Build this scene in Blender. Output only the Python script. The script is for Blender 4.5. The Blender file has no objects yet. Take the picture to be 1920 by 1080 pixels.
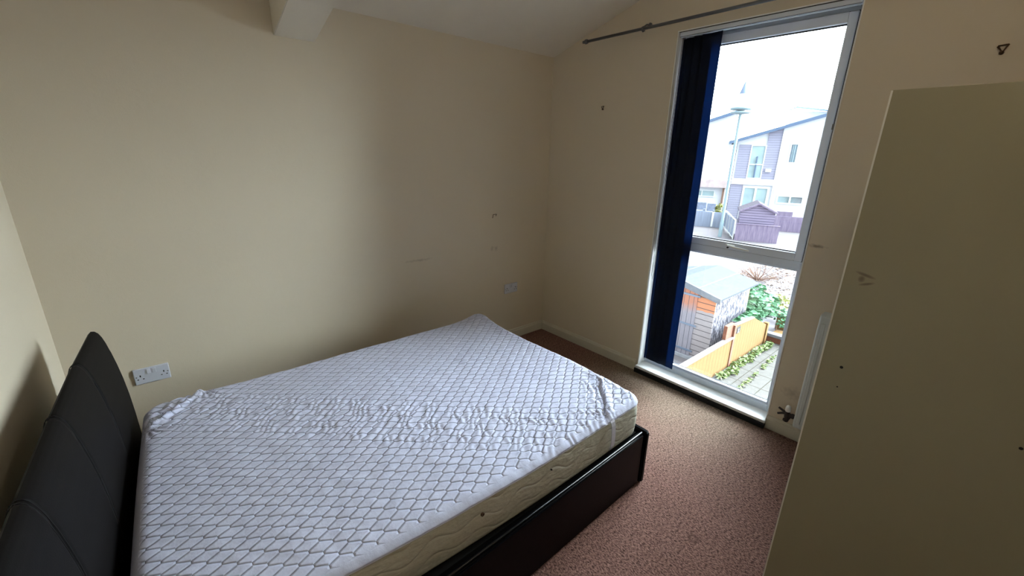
import bpy, bmesh, math, random
from mathutils import Vector, Matrix, noise
random.seed(7)
SC = bpy.context.scene
COL = SC.collection
PI = math.pi

# ------------------------------------------------------------------ camera
CAM = Vector((0.4084, -2.7506, 1.648)); YAW, PITCH, ROLL = .7191, .3071, .0231
cam_d = bpy.data.cameras.new('camera'); cam = bpy.data.objects.new('camera', cam_d); COL.objects.link(cam)
f = Vector((math.sin(YAW)*math.cos(PITCH), math.cos(YAW)*math.cos(PITCH), -math.sin(PITCH)))
rt0 = Vector((math.cos(YAW), -math.sin(YAW), 0)); up0 = rt0.cross(f)
rt = rt0*math.cos(ROLL) + up0*math.sin(ROLL); up = -rt0*math.sin(ROLL) + up0*math.cos(ROLL)
mw = Matrix((rt, up, -f)).transposed().to_4x4(); mw.translation = CAM
cam.matrix_world = mw
cam_d.sensor_width = 36; cam_d.lens = 802.3/1920*36; cam_d.clip_start = .02; cam_d.clip_end = 400
SC.camera = cam

# ------------------------------------------------------------------ light and exposure
SC.view_settings.view_transform = 'Standard'; SC.view_settings.look = 'None'
SC.view_settings.gamma = 1; SC.view_settings.use_curve_mapping = False
SC.view_settings.exposure = 0.0
W = bpy.data.worlds.new('overcast_sky'); SC.world = W; W.use_nodes = True
nt = W.node_tree; bg = nt.nodes['Background']
SKY_BASE, SKY_GLOW = 3.0, 50.0
# overcast sky: nearly even white with soft cloud
tc = nt.nodes.new('ShaderNodeTexCoord'); nz = nt.nodes.new('ShaderNodeTexNoise'); nz.inputs['Scale'].default_value = 1.6
nz.inputs['Detail'].default_value = 4; rp = nt.nodes.new('ShaderNodeValToRGB')
rp.color_ramp.elements[0].position = .35; rp.color_ramp.elements[0].color = (.78, .90, 1.0, 1)
rp.color_ramp.elements[1].position = .65; rp.color_ramp.elements[1].color = (.86, .95, 1.0, 1)
nt.links.new(tc.outputs['Generated'], nz.inputs['Vector']); nt.links.new(nz.outputs['Fac'], rp.inputs['Fac'])
nt.links.new(rp.outputs['Color'], bg.inputs['Color'])
# glow added to the sky on the window side, to brighten the room
vm = nt.nodes.new('ShaderNodeVectorMath'); vm.operation = 'DOT_PRODUCT'; nt.links.new(tc.outputs['Generated'], vm.inputs[0])
vm.inputs[1].default_value = Vector((.80, -.42, .42)).normalized()
def wm(op, a, b):
    q = nt.nodes.new('ShaderNodeMath'); q.operation = op
    for i, v in enumerate((a, b)):
        if isinstance(v, (int, float)): q.inputs[i].default_value = v
        else: nt.links.new(v, q.inputs[i])
    return q.outputs[0]
lobe = wm('POWER', wm('MAXIMUM', vm.outputs['Value'], 0.0), 2.0)
nt.links.new(wm('ADD', wm('MULTIPLY', lobe, SKY_GLOW), SKY_BASE), bg.inputs['Strength'])
# added fill lamp, unseen behind the camera, warm and dim
la = bpy.data.lights.new('fill_lamp', 'POINT'); la.shadow_soft_size = .06; la.energy = 8.0; la.color = (1.0, .87, .70)
lo = bpy.data.objects.new('fill_lamp', la); COL.objects.link(lo); lo.location = (1.5, -2.95, 2.62)

# ------------------------------------------------------------------ helpers
MW = {}
def base(name, loc, mat=None, label=None, cat=None, group=None, kind=None):
    o = bpy.data.objects.new(name, None); COL.objects.link(o); o.empty_display_size = .05
    m = mat if mat is not None else Matrix.Translation(Vector(loc))
    o.matrix_world = m; MW[o.name] = m.copy()
    tag(o, label, cat, group, kind); return o
def tag(o, label=None, cat=None, group=None, kind=None):
    if label: o['label'] = label
    if cat: o['category'] = cat
    if group: o['group'] = group
    if kind: o['kind'] = kind
    return o
def put(name, bm, mat, parent=None, L=None, smooth=False, label=None, auto=None, recalc=True):
    """link a bmesh (world coordinates, or local ones with matrix L) as one mesh object"""
    if L is not None: bm.transform(L)
    if recalc: bmesh.ops.recalc_face_normals(bm, faces=bm.faces)
    if parent is not None:
        M = MW[parent.name]
    else:
        vs = [v.co for v in bm.verts]
        c = Vector(((min(v.x for v in vs)+max(v.x for v in vs))/2, (min(v.y for v in vs)+max(v.y for v in vs))/2, min(v.z for v in vs)))
        M = Matrix.Translation(c)
    bm.transform(M.inverted())
    me = bpy.data.meshes.new(name); bm.to_mesh(me); bm.free()
    for m in (mat if isinstance(mat, (list, tuple)) else [mat]): me.materials.append(m)
    if smooth:
        for p in me.polygons: p.use_smooth = True
    o = bpy.data.objects.new(name, me); COL.objects.link(o)
    if parent is not None:
        o.parent = parent; MW[o.name] = M
    else:
        o.matrix_world = M; MW[o.name] = M
    if auto is not None:
        for p in me.polygons: p.use_smooth = True
        try: me.set_sharp_from_angle(angle=auto)
        except Exception: pass
    if label: o['label'] = label
    return o
def struct(name, bm, mat, **k):
    o = put(name, bm, mat, **k); o['kind'] = 'structure'; return o
def B(): return bmesh.new()
def box(bm, x0, x1, y0, y1, z0, z1, bev=0, seg=2, rot=None, mi=0):
    c = Vector(((x0+x1)/2, (y0+y1)/2, (z0+z1)/2)); s = Vector((abs(x1-x0), abs(y1-y0), abs(z1-z0)))
    M = Matrix.Translation(c)
    if rot is not None: M = M @ rot
    M = M @ Matrix.Diagonal((s.x, s.y, s.z, 1))
    t = bmesh.new(); bmesh.ops.create_cube(t, size=1, matrix=M)
    if bev: bmesh.ops.bevel(t, geom=list(t.edges), offset=bev, segments=seg, profile=.5, affect='EDGES')
    for fc in t.faces: fc.material_index = mi
    merge(bm, t)
def merge(bm, t):
    me = bpy.data.meshes.new('tmp'); t.to_mesh(me); t.free(); bm.from_mesh(me); bpy.data.meshes.remove(me)
def prism(bm, pts, d, mi=0):
    """closed polygon pts (3D) extruded by vector d"""
    d = Vector(d); a = [bm.verts.new(Vector(p)) for p in pts]; b = [bm.verts.new(Vector(p)+d) for p in pts]
    n = len(pts); fs = [bm.faces.new(a), bm.faces.new(b[::-1])]
    for i in range(n): fs.append(bm.faces.new((a[i], b[i], b[(i+1) % n], a[(i+1) % n])))
    for q in fs: q.material_index = mi
def tube(bm, pts, r, n=10, cap=True):
    pts = [Vector(p) for p in pts]; rr = r if isinstance(r, (list, tuple)) else [r]*len(pts)
    rings = []; ref = None
    for i, p in enumerate(pts):
        t = (pts[min(i+1, len(pts)-1)] - pts[max(i-1, 0)]).normalized()
        if ref is None:
            ref = Vector((0, 0, 1)) if abs(t.z) < .9 else Vector((1, 0, 0))
        u = t.cross(ref).normalized(); v = t.cross(u).normalized(); ref = -v if ref.dot(v) < 0 else v
        rings.append([bm.verts.new(p + u*math.cos(2*PI*k/n)*rr[i] + v*math.sin(2*PI*k/n)*rr[i]) for k in range(n)])
    for a, b in zip(rings, rings[1:]):
        for k in range(n): bm.faces.new((a[k], a[(k+1) % n], b[(k+1) % n], b[k]))
    if cap:
        bm.faces.new(rings[0][::-1]); bm.faces.new(rings[-1])
def lathe(bm, prof, c=(0, 0, 0), n=24, axis='Z'):
    """profile of (radius, height) revolved"""
    c = Vector(c); rings = []
    for r, h in prof:
        ring = []
        for k in range(n):
            a = 2*PI*k/n; p = Vector((r*math.cos(a), r*math.sin(a), h))
            if axis == 'X': p = Vector((h, r*math.cos(a), r*math.sin(a)))
            if axis == 'Y': p = Vector((r*math.cos(a), h, r*math.sin(a)))
            ring.append(bm.verts.new(c+p))
        rings.append(ring)
    for a, b in zip(rings, rings[1:]):
        for k in range(n): bm.faces.new((a[k], a[(k+1) % n], b[(k+1) % n], b[k]))
    bm.faces.new(rings[0][::-1]); bm.faces.new(rings[-1])
def dup(root, M, label=None, group=None):
    r = root.copy(); COL.objects.link(r); r.matrix_world = M; MW[r.name] = M
    if label: r['label'] = label
    if group: r['group'] = group
    for ch in list(root.children):
        c = ch.copy(); COL.objects.link(c); c.parent = r; MW[c.name] = M
        for g in ch.children:
            d = g.copy(); COL.objects.link(d); d.parent = c
    return r

# ------------------------------------------------------------------ materials
def pm(name, col, rough=.6, metal=0, var=0, vs=8, bump=0, bs=120, spec=.5, col2=None, stretch=None, coat=0, detail=4, bdist=.01):
    m = bpy.data.materials.new(name); m.use_nodes = True; n = m.node_tree; p = n.nodes['Principled BSDF']
    p.inputs['Base Color'].default_value = (*col, 1); p.inputs['Roughness'].default_value = rough; p.inputs['Metallic'].default_value = metal
    p.inputs['Specular IOR Level'].default_value = spec; p.inputs['Coat Weight'].default_value = coat
    tc = n.nodes.new('ShaderNodeTexCoord'); vec = tc.outputs['Object']
    if stretch:
        mp = n.nodes.new('ShaderNodeMapping'); mp.inputs['Scale'].default_value = stretch; n.links.new(vec, mp.inputs['Vector']); vec = mp.outputs['Vector']
    if var or col2:
        t = n.nodes.new('ShaderNodeTexNoise'); t.inputs['Scale'].default_value = vs; t.inputs['Detail'].default_value = detail; n.links.new(vec, t.inputs['Vector'])
        r = n.nodes.new('ShaderNodeValToRGB'); r.color_ramp.elements[0].position = .3; r.color_ramp.elements[1].position = .7
        c2 = col2 if col2 else tuple(min(1, c*(1+var)) for c in col); c1 = col if col2 else tuple(c*(1-var) for c in col)
        r.color_ramp.elements[0].color = (*c1, 1); r.color_ramp.elements[1].color = (*c2, 1)
        n.links.new(t.outputs['Fac'], r.inputs['Fac']); n.links.new(r.outputs['Color'], p.inputs['Base Color'])
    if bump:
        t = n.nodes.new('ShaderNodeTexNoise'); t.inputs['Scale'].default_value = bs; t.inputs['Detail'].default_value = 3; n.links.new(vec, t.inputs['Vector'])
        b = n.nodes.new('ShaderNodeBump'); b.inputs['Strength'].default_value = bump; b.inputs['Distance'].default_value = bdist
        n.links.new(t.outputs['Fac'], b.inputs['Height']); n.links.new(b.outputs['Normal'], p.inputs['Normal'])
    return m
class NG:
    """tiny math-node builder"""
    def __init__(s, m): s.n = m.node_tree; s.p = s.n.nodes['Principled BSDF']
    def m(s, op, a, b=None, c=None, clamp=False):
        q = s.n.nodes.new('ShaderNodeMath'); q.operation = op; q.use_clamp = clamp
        for i, v in enumerate((a, b, c)):
            if v is None: continue
            if isinstance(v, (int, float)): q.inputs[i].default_value = v
            else: s.n.links.new(v, q.inputs[i])
        return q.outputs[0]
    def sep(s, kind='Object'):
        t = s.n.nodes.new('ShaderNodeTexCoord'); x = s.n.nodes.new('ShaderNodeSeparateXYZ'); s.n.links.new(t.outputs[kind], x.inputs[0]); return x.outputs
    def noise(s, scale, detail=3, kind='Object', stretch=None):
        t = s.n.nodes.new('ShaderNodeTexCoord'); q = s.n.nodes.new('ShaderNodeTexNoise'); q.inputs['Scale'].default_value = scale; q.inputs['Detail'].default_value = detail
        v = t.outputs[kind]
        if stretch:
            mp = s.n.nodes.new('ShaderNodeMapping'); mp.inputs['Scale'].default_value = stretch; s.n.links.new(v, mp.inputs['Vector']); v = mp.outputs['Vector']
        s.n.links.new(v, q.inputs['Vector']); return q.outputs['Fac']
    def mix(s, fac, a, b):
        q = s.n.nodes.new('ShaderNodeMix'); q.data_type = 'RGBA'
        for i, v in ((0, fac), (6, a), (7, b)):
            if isinstance(v, (int, float)): q.inputs[i].default_value = v
            elif isinstance(v, tuple): q.inputs[i].default_value = (*v, 1)
            else: s.n.links.new(v, q.inputs[i])
        return q.outputs[2]
    def color(s, v): s.n.links.new(v, s.p.inputs['Base Color'])
    def bump(s, h, strength=.5, dist=.01, prev=None):
        b = s.n.nodes.new('ShaderNodeBump'); b.inputs['Strength'].default_value = strength; b.inputs['Distance'].default_value = dist
        s.n.links.new(h, b.inputs['Height'])
        if prev is not None: s.n.links.new(prev, b.inputs['Normal'])
        s.n.links.new(b.outputs['Normal'], s.p.inputs['Normal']); return b.outputs['Normal']

CREAM = (.68, .60, .47)
M = {}
def wallmat(name, marks=()):
    """cream emulsion with faint roller texture and grubby marks (u axis, v axis, centre, size, strength)"""
    m = pm(name, CREAM, .75, spec=.25); g = NG(m)
    X = g.sep()
    mott = g.noise(2.2, 5); fine = g.noise(260, 2); mid = g.noise(45, 3)
    c = g.mix(g.m('MULTIPLY', mott, .5, clamp=True), CREAM, (.64, .565, .44))
    for (ax, ay, cx, cy, sx, sy, st) in marks:
        dx = g.m('DIVIDE', g.m('SUBTRACT', X[ax], cx), sx); dy = g.m('DIVIDE', g.m('SUBTRACT', X[ay], cy), sy)
        d = g.m('SQRT', g.m('ADD', g.m('MULTIPLY', dx, dx), g.m('MULTIPLY', dy, dy)))
        d = g.m('ADD', d, g.m('MULTIPLY', g.m('SUBTRACT', mid, .5), 1.6))
        k = g.m('MULTIPLY', g.m('SUBTRACT', 1.0, d, clamp=True), st, clamp=True)
        c = g.mix(k, c, (.16, .11, .08))
    g.color(c); g.bump(g.m('ADD', g.m('MULTIPLY', fine, .6), mid), .25, .002)
    return m
M['plaster'] = pm('white_ceiling_paint', (.82, .76, .65), .85, var=.03, vs=3, bump=.25, bs=120, bdist=.003)
M['skirt'] = pm('cream_gloss_paint', (.62, .58, .47), .35, var=.03, vs=5)
M['white'] = pm('white_gloss_paint', (.88, .89, .87), .35, var=.02)
M['upvc'] = pm('white_upvc', (.74, .81, .92), .35, var=.02)
M['rubber'] = pm('black_rubber_and_shadow', (.015, .016, .02), .6)
M['socket'] = pm('white_socket_plastic', (.62, .64, .72), .35)
M['hole'] = pm('dark_hole', (.01, .01, .01), .8)
M['steel'] = pm('grey_metal', (.23, .23, .25), .4, metal=.8)
M['rod'] = pm('grey_painted_metal', (.13, .135, .15), .4, metal=.4)
M['valve'] = pm('dull_bronze_metal', (.045, .038, .038), .5, metal=.3)
M['brass'] = pm('tarnished_brass', (.10, .06, .035), .5, metal=.6)
M['black'] = pm('black_thread_and_shadow', (.008, .008, .01), .9)

# carpet (object origin = centre of the floor slab)
FCX, FCY = (3.2146-.28)/2, (-3.3)/2
m = pm('pink_brown_carpet', (.30, .16, .125), .95, spec=.1); g = NG(m); X = g.sep()
fib = g.noise(420, 3, stretch=(1, .45, 1)); tuft = g.noise(150, 4, stretch=(1, .55, 1)); patch = g.noise(3.5, 4)
h_ = g.m('ADD', fib, g.m('MULTIPLY', tuft, 1.1))
c = g.mix(g.m('MULTIPLY', g.m('SUBTRACT', h_, .80), 2.1, clamp=True), (.060, .027, .022), (.47, .255, .205))
# paler tan strip in front of the tall window
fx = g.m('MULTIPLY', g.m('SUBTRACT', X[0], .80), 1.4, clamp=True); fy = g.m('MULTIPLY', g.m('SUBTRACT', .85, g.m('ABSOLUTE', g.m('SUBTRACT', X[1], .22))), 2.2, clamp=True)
tan_mask = g.m('MULTIPLY', g.m('MULTIPLY', fx, fy), g.m('ADD', .25, g.m('MULTIPLY', patch, .7)))
tan_pile = g.mix(g.m('MULTIPLY', g.m('SUBTRACT', h_, .80), 2.1, clamp=True), (.13, .10, .065), (.50, .42, .30))
c = g.mix(tan_mask, c, tan_pile)
# small worn spot between the bed and the wardrobe
dx = g.m('SUBTRACT', X[0], 2.039-FCX); dy = g.m('SUBTRACT', X[1], -2.173-FCY); d = g.m('SQRT', g.m('ADD', g.m('MULTIPLY', dx, dx), g.m('MULTIPLY', dy, dy)))
ring = g.m('MULTIPLY', g.m('SUBTRACT', 1.0, g.m('MULTIPLY', g.m('ABSOLUTE', g.m('SUBTRACT', d, .018)), 90.0), clamp=True), .6)
c = g.mix(ring, c, (.09, .045, .035))
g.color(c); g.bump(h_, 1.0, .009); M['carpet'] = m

# quilted mattress protector: honeycomb stitching from the sheet's own UVs in metres
m = pm('white_quilted_polyester', (.66, .67, .76), .8, spec=.25); g = NG(m); U = g.sep('UV')
PX, PY, NK = .034, .028, .011
u = g.m('ABSOLUTE', g.m('SUBTRACT', g.m('MODULO', g.m('ADD', U[0], PX), 2*PX), PX))
v = g.m('ABSOLUTE', g.m('SUBTRACT', g.m('MODULO', g.m('ADD', U[1], PY), 2*PY), PY))
sl = PY-NK; ln = math.hypot(PX, sl)
dl = g.m('ABSOLUTE', g.m('SUBTRACT', g.m('MULTIPLY', u, sl/ln), g.m('MULTIPLY', g.m('SUBTRACT', v, NK/2), PX/ln)))
n1 = g.m('ADD', u, g.m('MULTIPLY', g.m('GREATER_THAN', v, NK/2), 1.0))
n2 = g.m('ADD', g.m('SUBTRACT', PX, u), g.m('MULTIPLY', g.m('LESS_THAN', v, PY-NK/2), 1.0))
dd = g.m('MINIMUM', dl, g.m('MINIMUM', n1, n2))
groove = g.m('POWER', g.m('DIVIDE', dd, .0065, clamp=True), .5)
# plain hem near the border (vertex group painted as UV layer 2 -> attribute)
at = g.n.nodes.new('ShaderNodeAttribute'); at.attribute_name = 'hem'
quilt = g.m('MAXIMUM', groove, g.m('SUBTRACT', 1.0, at.outputs['Fac']))
fine = g.noise(700, 2); soft = g.noise(28, 4)
nrm = g.bump(g.m('ADD', quilt, g.m('MULTIPLY', soft, .6)), 1.0, .0046)
nrm = g.bump(fine, .15, .001, nrm)
c = g.mix(quilt, (.43, .46, .60), (.66, .69, .87)); g.color(c); M['quilt'] = m
M['hem'] = pm('white_hem_binding', (.72, .73, .82), .7)
M['elastic'] = pm('white_elastic', (.70, .70, .82), .7, bump=.3, bs=400, bdist=.002)

# mattress border ticking: cream damask with stitched waves
m = pm('cream_mattress_ticking', (.56, .53, .43), .6, spec=.4); g = NG(m); X = g.sep()
sw = g.m('ADD', g.m('MULTIPLY', g.m('SINE', g.m('MULTIPLY', X[0], 34.0)), .015), g.m('MULTIPLY', g.m('SINE', g.m('ADD', g.m('MULTIPLY', X[0], 15.0), 1.0)), .010))
yy = g.m('MODULO', g.m('ADD', g.m('ADD', X[2], sw), 1.0), .064)
w1 = g.m('DIVIDE', g.m('ABSOLUTE', g.m('SUBTRACT', yy, .032)), .009, clamp=True)
wr = g.noise(26, 4, stretch=(1, 1, 2.5))
g.bump(g.m('ADD', g.m('MULTIPLY', g.m('POWER', w1, .5), 1.0), g.m('MULTIPLY', wr, 1.6)), .8, .004)
g.color(g.mix(g.m('MULTIPLY', wr, .5), (.56, .54, .45), (.44, .42, .33))); M['tick'] = m

M['hleather'] = pm('black_brown_faux_leather', (.0055, .0048, .0052), .62, var=.1, vs=30, bump=.15, bs=300, bdist=.002, spec=.09)
M['leather'] = pm('black_glossy_faux_leather', (.0016, .0016, .0024), .30, bump=.12, bs=160, bdist=.002, spec=.07)
M['piping'] = pm('glossy_black_piping', (.003, .003, .004), .28, spec=.5)
M['wood_slat'] = pm('black_base_cloth', (.008, .008, .008), .9, spec=.1)
M['laminate'] = pm('beige_laminate', (.33, .30, .20), .42, var=.02, vs=3, bump=.06, bs=300, bdist=.001, spec=.35)
g = NG(M['laminate']); X = g.sep()
sm = g.noise(30, 3)
c = (.33, .30, .20)
for (cy, cz, sy, sz, ang) in ((.326, 1.335, .030, .006, .25), (.318, 1.310, .022, .005, -.35), (.332, 1.322, .010, .012, .1)):
    a = g.m('SUBTRACT', X[1], cy); b = g.m('SUBTRACT', X[2], cz)
    p_ = g.m('ADD', g.m('MULTIPLY', a, math.cos(ang)), g.m('MULTIPLY', b, math.sin(ang))); q_ = g.m('SUBTRACT', g.m('MULTIPLY', b, math.cos(ang)), g.m('MULTIPLY', a, math.sin(ang)))
    d = g.m('ADD', g.m('POWER', g.m('DIVIDE', p_, sy), 2.0), g.m('POWER', g.m('DIVIDE', q_, sz), 2.0))
    k = g.m('MULTIPLY', g.m('SUBTRACT', 1.15, g.m('ADD', d, g.m('MULTIPLY', sm, .5)), clamp=True), .9, clamp=True)
    c = g.mix(k, c, (.13, .09, .07))
g.color(c)
M['edge'] = pm('pale_edge_band', (.88, .85, .78), .3)
M['rad'] = pm('white_radiator_enamel', (.62, .66, .66), .3)
M['cap'] = pm('white_plastic_cap', (.86, .86, .82), .4)

# navy blind fabric, lets a little daylight through
m = pm('navy_blind_fabric', (.010, .016, .035), .8, spec=.2, bump=.2, bs=500, bdist=.001); n = m.node_tree
tr = n.nodes.new('ShaderNodeBsdfTranslucent'); tr.inputs['Color'].default_value = (.030, .085, .20, 1)
mx = n.nodes.new('ShaderNodeMixShader'); mx.inputs[0].default_value = .40; outn = n.nodes['Material Output']
n.links.new(n.nodes['Principled BSDF'].outputs[0], mx.inputs[1]); n.links.new(tr.outputs[0], mx.inputs[2]); n.links.new(mx.outputs[0], outn.inputs[0])
M['blind'] = m
# window glass
m = bpy.data.materials.new('clear_window_glass'); m.use_nodes = True; n = m.node_tree; n.nodes.clear()
o_ = n.nodes.new('ShaderNodeOutputMaterial'); t1 = n.nodes.new('ShaderNodeBsdfTransparent'); t1.inputs[0].default_value = (.96, .98, .98, 1)
g1 = n.nodes.new('ShaderNodeBsdfGlossy'); g1.inputs['Roughness'].default_value = .02; fr = n.nodes.new('ShaderNodeFresnel'); fr.inputs[0].default_value = 1.45
mx = n.nodes.new('ShaderNodeMixShader'); n.links.new(fr.outputs[0], mx.inputs[0]); n.links.new(t1.outputs[0], mx.inputs[1]); n.links.new(g1.outputs[0], mx.inputs[2]); n.links.new(mx.outputs[0], o_.inputs[0])
M['glass'] = m
# outdoor materials
M['render'] = pm('white_house_render', (.62, .63, .66), .85, var=.03, vs=1)
M['clad'] = pm('grey_board_cladding', (.20, .19, .27), .8); g = NG(M['clad']); X = g.sep()
sd = g.m('MODULO', g.m('ADD', X[2], 10.0), .16); ln_ = g.m('LESS_THAN', sd, .022)
c = g.mix(g.noise(1.5, 3, stretch=(1, 1, 6)), (.24, .235, .31), (.32, .31, .38)); g.color(g.mix(ln_, c, (.15, .15, .21)))
M['fascia'] = pm('blue_grey_fascia', (.075, .12, .20), .6)
M['roofwhite'] = pm('pale_roof_edge', (.24, .32, .44), .6)
M['hglass'] = pm('far_window_glass', (.28, .37, .38), .15, var=.1, vs=2)
M['hframe'] = pm('far_white_frame', (.60, .62, .62), .6)
M['pbrick'] = pm('pinkish_brick', (.44, .35, .34), .9, var=.15, vs=3)
M['lampm'] = pm('grey_green_lamp_metal', (.22, .30, .33), .5)
M['lampw'] = pm('opal_lamp_shade', (.60, .62, .64), .4)
M['lampc'] = pm('blue_grey_cone', (.13, .17, .25), .5)
M['dwood'] = pm('dark_purple_brown_boards', (.15, .12, .18), .9, spec=.1, col2=(.24, .195, .26), vs=3, stretch=(6, 6, .6))
M['dshed'] = pm('dark_shiplap', (.11, .09, .13), .85); g = NG(M['dshed']); X = g.sep()
sd = g.m('MODULO', g.m('ADD', X[2], 10.0), .135); ln_ = g.m('LESS_THAN', sd, .03)
c = g.mix(g.noise(2, 3, stretch=(1, 1, 5)), (.17, .14, .215), (.26, .22, .30)); g.color(g.mix(ln_, c, (.07, .055, .095)))
M['droof'] = pm('felt_roof_grey_lilac', (.065, .056, .068), .95, spec=.05, var=.1, vs=4)
M['bfence'] = pm('blue_grey_fence', (.22, .25, .32), .85, var=.12, vs=2, stretch=(5, 5, .4))
M['whitep'] = pm('white_painted_post', (.62, .62, .60), .6)
M['tarmac'] = pm('pale_tarmac', (.105, .098, .108), .95, spec=.05, col2=(.135, .12, .122), vs=.6)
M['slab'] = pm('concrete_paving', (.25, .235, .22), .95, spec=.05); g = NG(M['slab']); X = g.sep()
jx = g.m('LESS_THAN', g.m('MODULO', g.m('ADD', X[0], 20.1), .6), .018); jy = g.m('LESS_THAN', g.m('MODULO', g.m('ADD', X[1], 20.22), .45), .014)
c = g.mix(g.noise(9, 5), (.060, .056, .050), (.095, .09, .084)); g.color(g.mix(g.m('MAXIMUM', jx, jy), c, (.03, .028, .02)))
M['owood'] = pm('orange_stained_timber', (.36, .17, .045), .85, spec=.15); g = NG(M['owood']); X = g.sep()
c = g.mix(g.noise(10, 5, stretch=(4, 4, .5)), (.115, .058, .020), (.185, .112, .046))
sd = g.m('LESS_THAN', g.m('MODULO', g.m('ADD', X[0], 20.0), .145), .012); g.color(g.mix(sd, c, (.08, .035, .01)))
M['pcap'] = pm('pale_timber_capping', (.12, .10, .095), .9, spec=.1)
M['redbox'] = pm('red_brown_timber', (.14, .05, .026), .8, var=.15, vs=15)
M['swall'] = pm('weathered_shed_boards', (.20, .17, .16), .85); g = NG(M['swall']); X = g.sep()
sd = g.m('MODULO', g.m('ADD', X[2], 10.02), .125); ln_ = g.m('LESS_THAN', sd, .014)
top = g.m('GREATER_THAN', g.m('ADD', X[2], g.m('MULTIPLY', g.noise(6, 3), .10)), 1.22)
c = g.mix(g.noise(14, 5, stretch=(1, .7, 6)), (.21, .185, .20), (.33, .295, .30)); c = g.mix(top, c, (.42, .17, .09))
g.color(g.mix(ln_, c, (.05, .045, .05)))
M['sdoor'] = pm('weathered_shed_door', (.17, .16, .19), .85); g = NG(M['sdoor']); X = g.sep()
sd = g.m('LESS_THAN', g.m('MODULO', g.m('ADD', X[1], 20.03), .11), .010)
top = g.m('MULTIPLY', g.m('SUBTRACT', g.m('ADD', X[2], g.m('MULTIPLY', g.noise(6, 3), .25)), 1.22), 5.0, clamp=True)
c = g.mix(g.noise(14, 5, stretch=(1, 4, .5)), (.15, .14, .175), (.27, .245, .27)); c = g.mix(top, c, (.33, .14, .09)); g.color(g.mix(sd, c, (.05, .05, .06)))
M['hinge'] = pm('blue_grey_hinge', (.13, .16, .22), .5, metal=.3)
M['sside'] = pm('overlapping_bark_edge_boards', (.26, .25, .28), .9); g = NG(M['sside'])
a = g.noise(13, 6, stretch=(2.2, 1, .8)); g.color(g.mix(g.m('MULTIPLY', g.m('SUBTRACT', a, .47), 14.0, clamp=True), (.03, .028, .042), (.19, .18, .205)))
g.bump(a, 1, .03)
M['felt'] = pm('grey_roof_felt', (.062, .068, .077), .95, spec=.05, var=.10, vs=12, bump=.4, bs=90)
M['barge'] = pm('grey_barge_board', (.13, .135, .155), .9, spec=.1, var=.1, vs=9)
M['bounce_ground'] = pm('pale_bounce_ground', (.62, .60, .56), .9, var=.05)
M['stone'] = pm('kerb_concrete', (.26, .26, .28), .9, var=.1)
M['leaf'] = pm('green_leaves', (.038, .125, .05), .8, spec=.2, col2=(.11, .23, .13), vs=9)
M['leafy'] = pm('yellow_green_weeds', (.045, .10, .016), .7, col2=(.13, .15, .045), vs=14)
M['leafyel'] = pm('yellow_shrub_leaves', (.14, .16, .02), .7, col2=(.24, .24, .06), vs=9)
M['twig'] = pm('brown_twig', (.18, .10, .07), .9)
M['drygrass'] = pm('dry_russet_bracken', (.19, .12, .095), .95, spec=.05, col2=(.22, .19, .16), vs=7)
M['furn'] = pm('grey_rattan', (.17, .19, .25), .8, var=.15, vs=6)
M['plaque'] = pm('black_plaque', (.02, .02, .02), .5)

# ------------------------------------------------------------------ room shell
RX, RY, H0, SL = 3.2146, -3.3, 2.395, .314
T = .28
zc = lambda y: H0 - SL*y
WY0, WY1, WZ0, WZ1 = -2.055, -1.094, .0, 2.405    # window opening
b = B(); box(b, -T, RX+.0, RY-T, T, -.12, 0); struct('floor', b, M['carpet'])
M['wall_back'] = wallmat('cream_wall_paint_back', ((0, 2, 1.9-1.607, .877, .13, .012, .35), (0, 2, 2.585-1.607, .877, .022, .03, .3), (0, 2, 2.63-1.607, .877, .022, .03, .3)))
M['wall_plain'] = wallmat('cream_wall_paint')
M['wall_win'] = wallmat('cream_wall_paint_window', ((1, 2, -2.10+1.65, 1.189, .05, .012, .7), (1, 2, -2.16+1.65, .29, .07, .05, .35)))
b = B(); box(b, 0, RX, 0, T, 0, H0+.05); struct('wall_back', b, M['wall_back'])
def slopewall(bm, x0, x1, ya, yb, z0, top=.04):
    prism(bm, [(x0, ya, z0), (x0, yb, z0), (x0, yb, zc(yb)+top), (x0, ya, zc(ya)+top)], (x1-x0, 0, 0))
b = B(); slopewall(b, -T, 0, RY, T, 0); struct('wall_left', b, M['wall_plain'])
b = B()
slopewall(b, RX, RX+T, WY1, 0, 0); slopewall(b, RX, RX+T, RY, WY0, 0)
slopewall(b, RX, RX+T, WY0, WY1, WZ1)
struct('wall_right', b, M['wall_win'])
b = B(); box(b, 0, RX, RY-T, RY, 0, zc(RY)+.02); struct('wall_near', b, M['wall_plain'])
b = B(); prism(b, [(-T, T, zc(T)), (-T, RY-T, zc(RY-T)), (-T, RY-T, zc(RY-T)+.2), (-T, T, zc(T)+.2)], (RX+2*T, 0, 0)); struct('ceiling', b, M['plaster'])
# boxed rafter hanging below the sloping ceiling, its lower end against the back wall
b = B(); prism(b, [(1.112, 0, zc(0)-.19), (1.112, RY, zc(RY)-.19), (1.112, RY, zc(RY)+.02), (1.112, 0, zc(0)+.02)], (.207, 0, 0))
bmesh.ops.bevel(b, geom=[e for e in b.edges], offset=.003, segments=2, affect='EDGES'); struct('ceiling_beam', b, M['plaster'])
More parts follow.
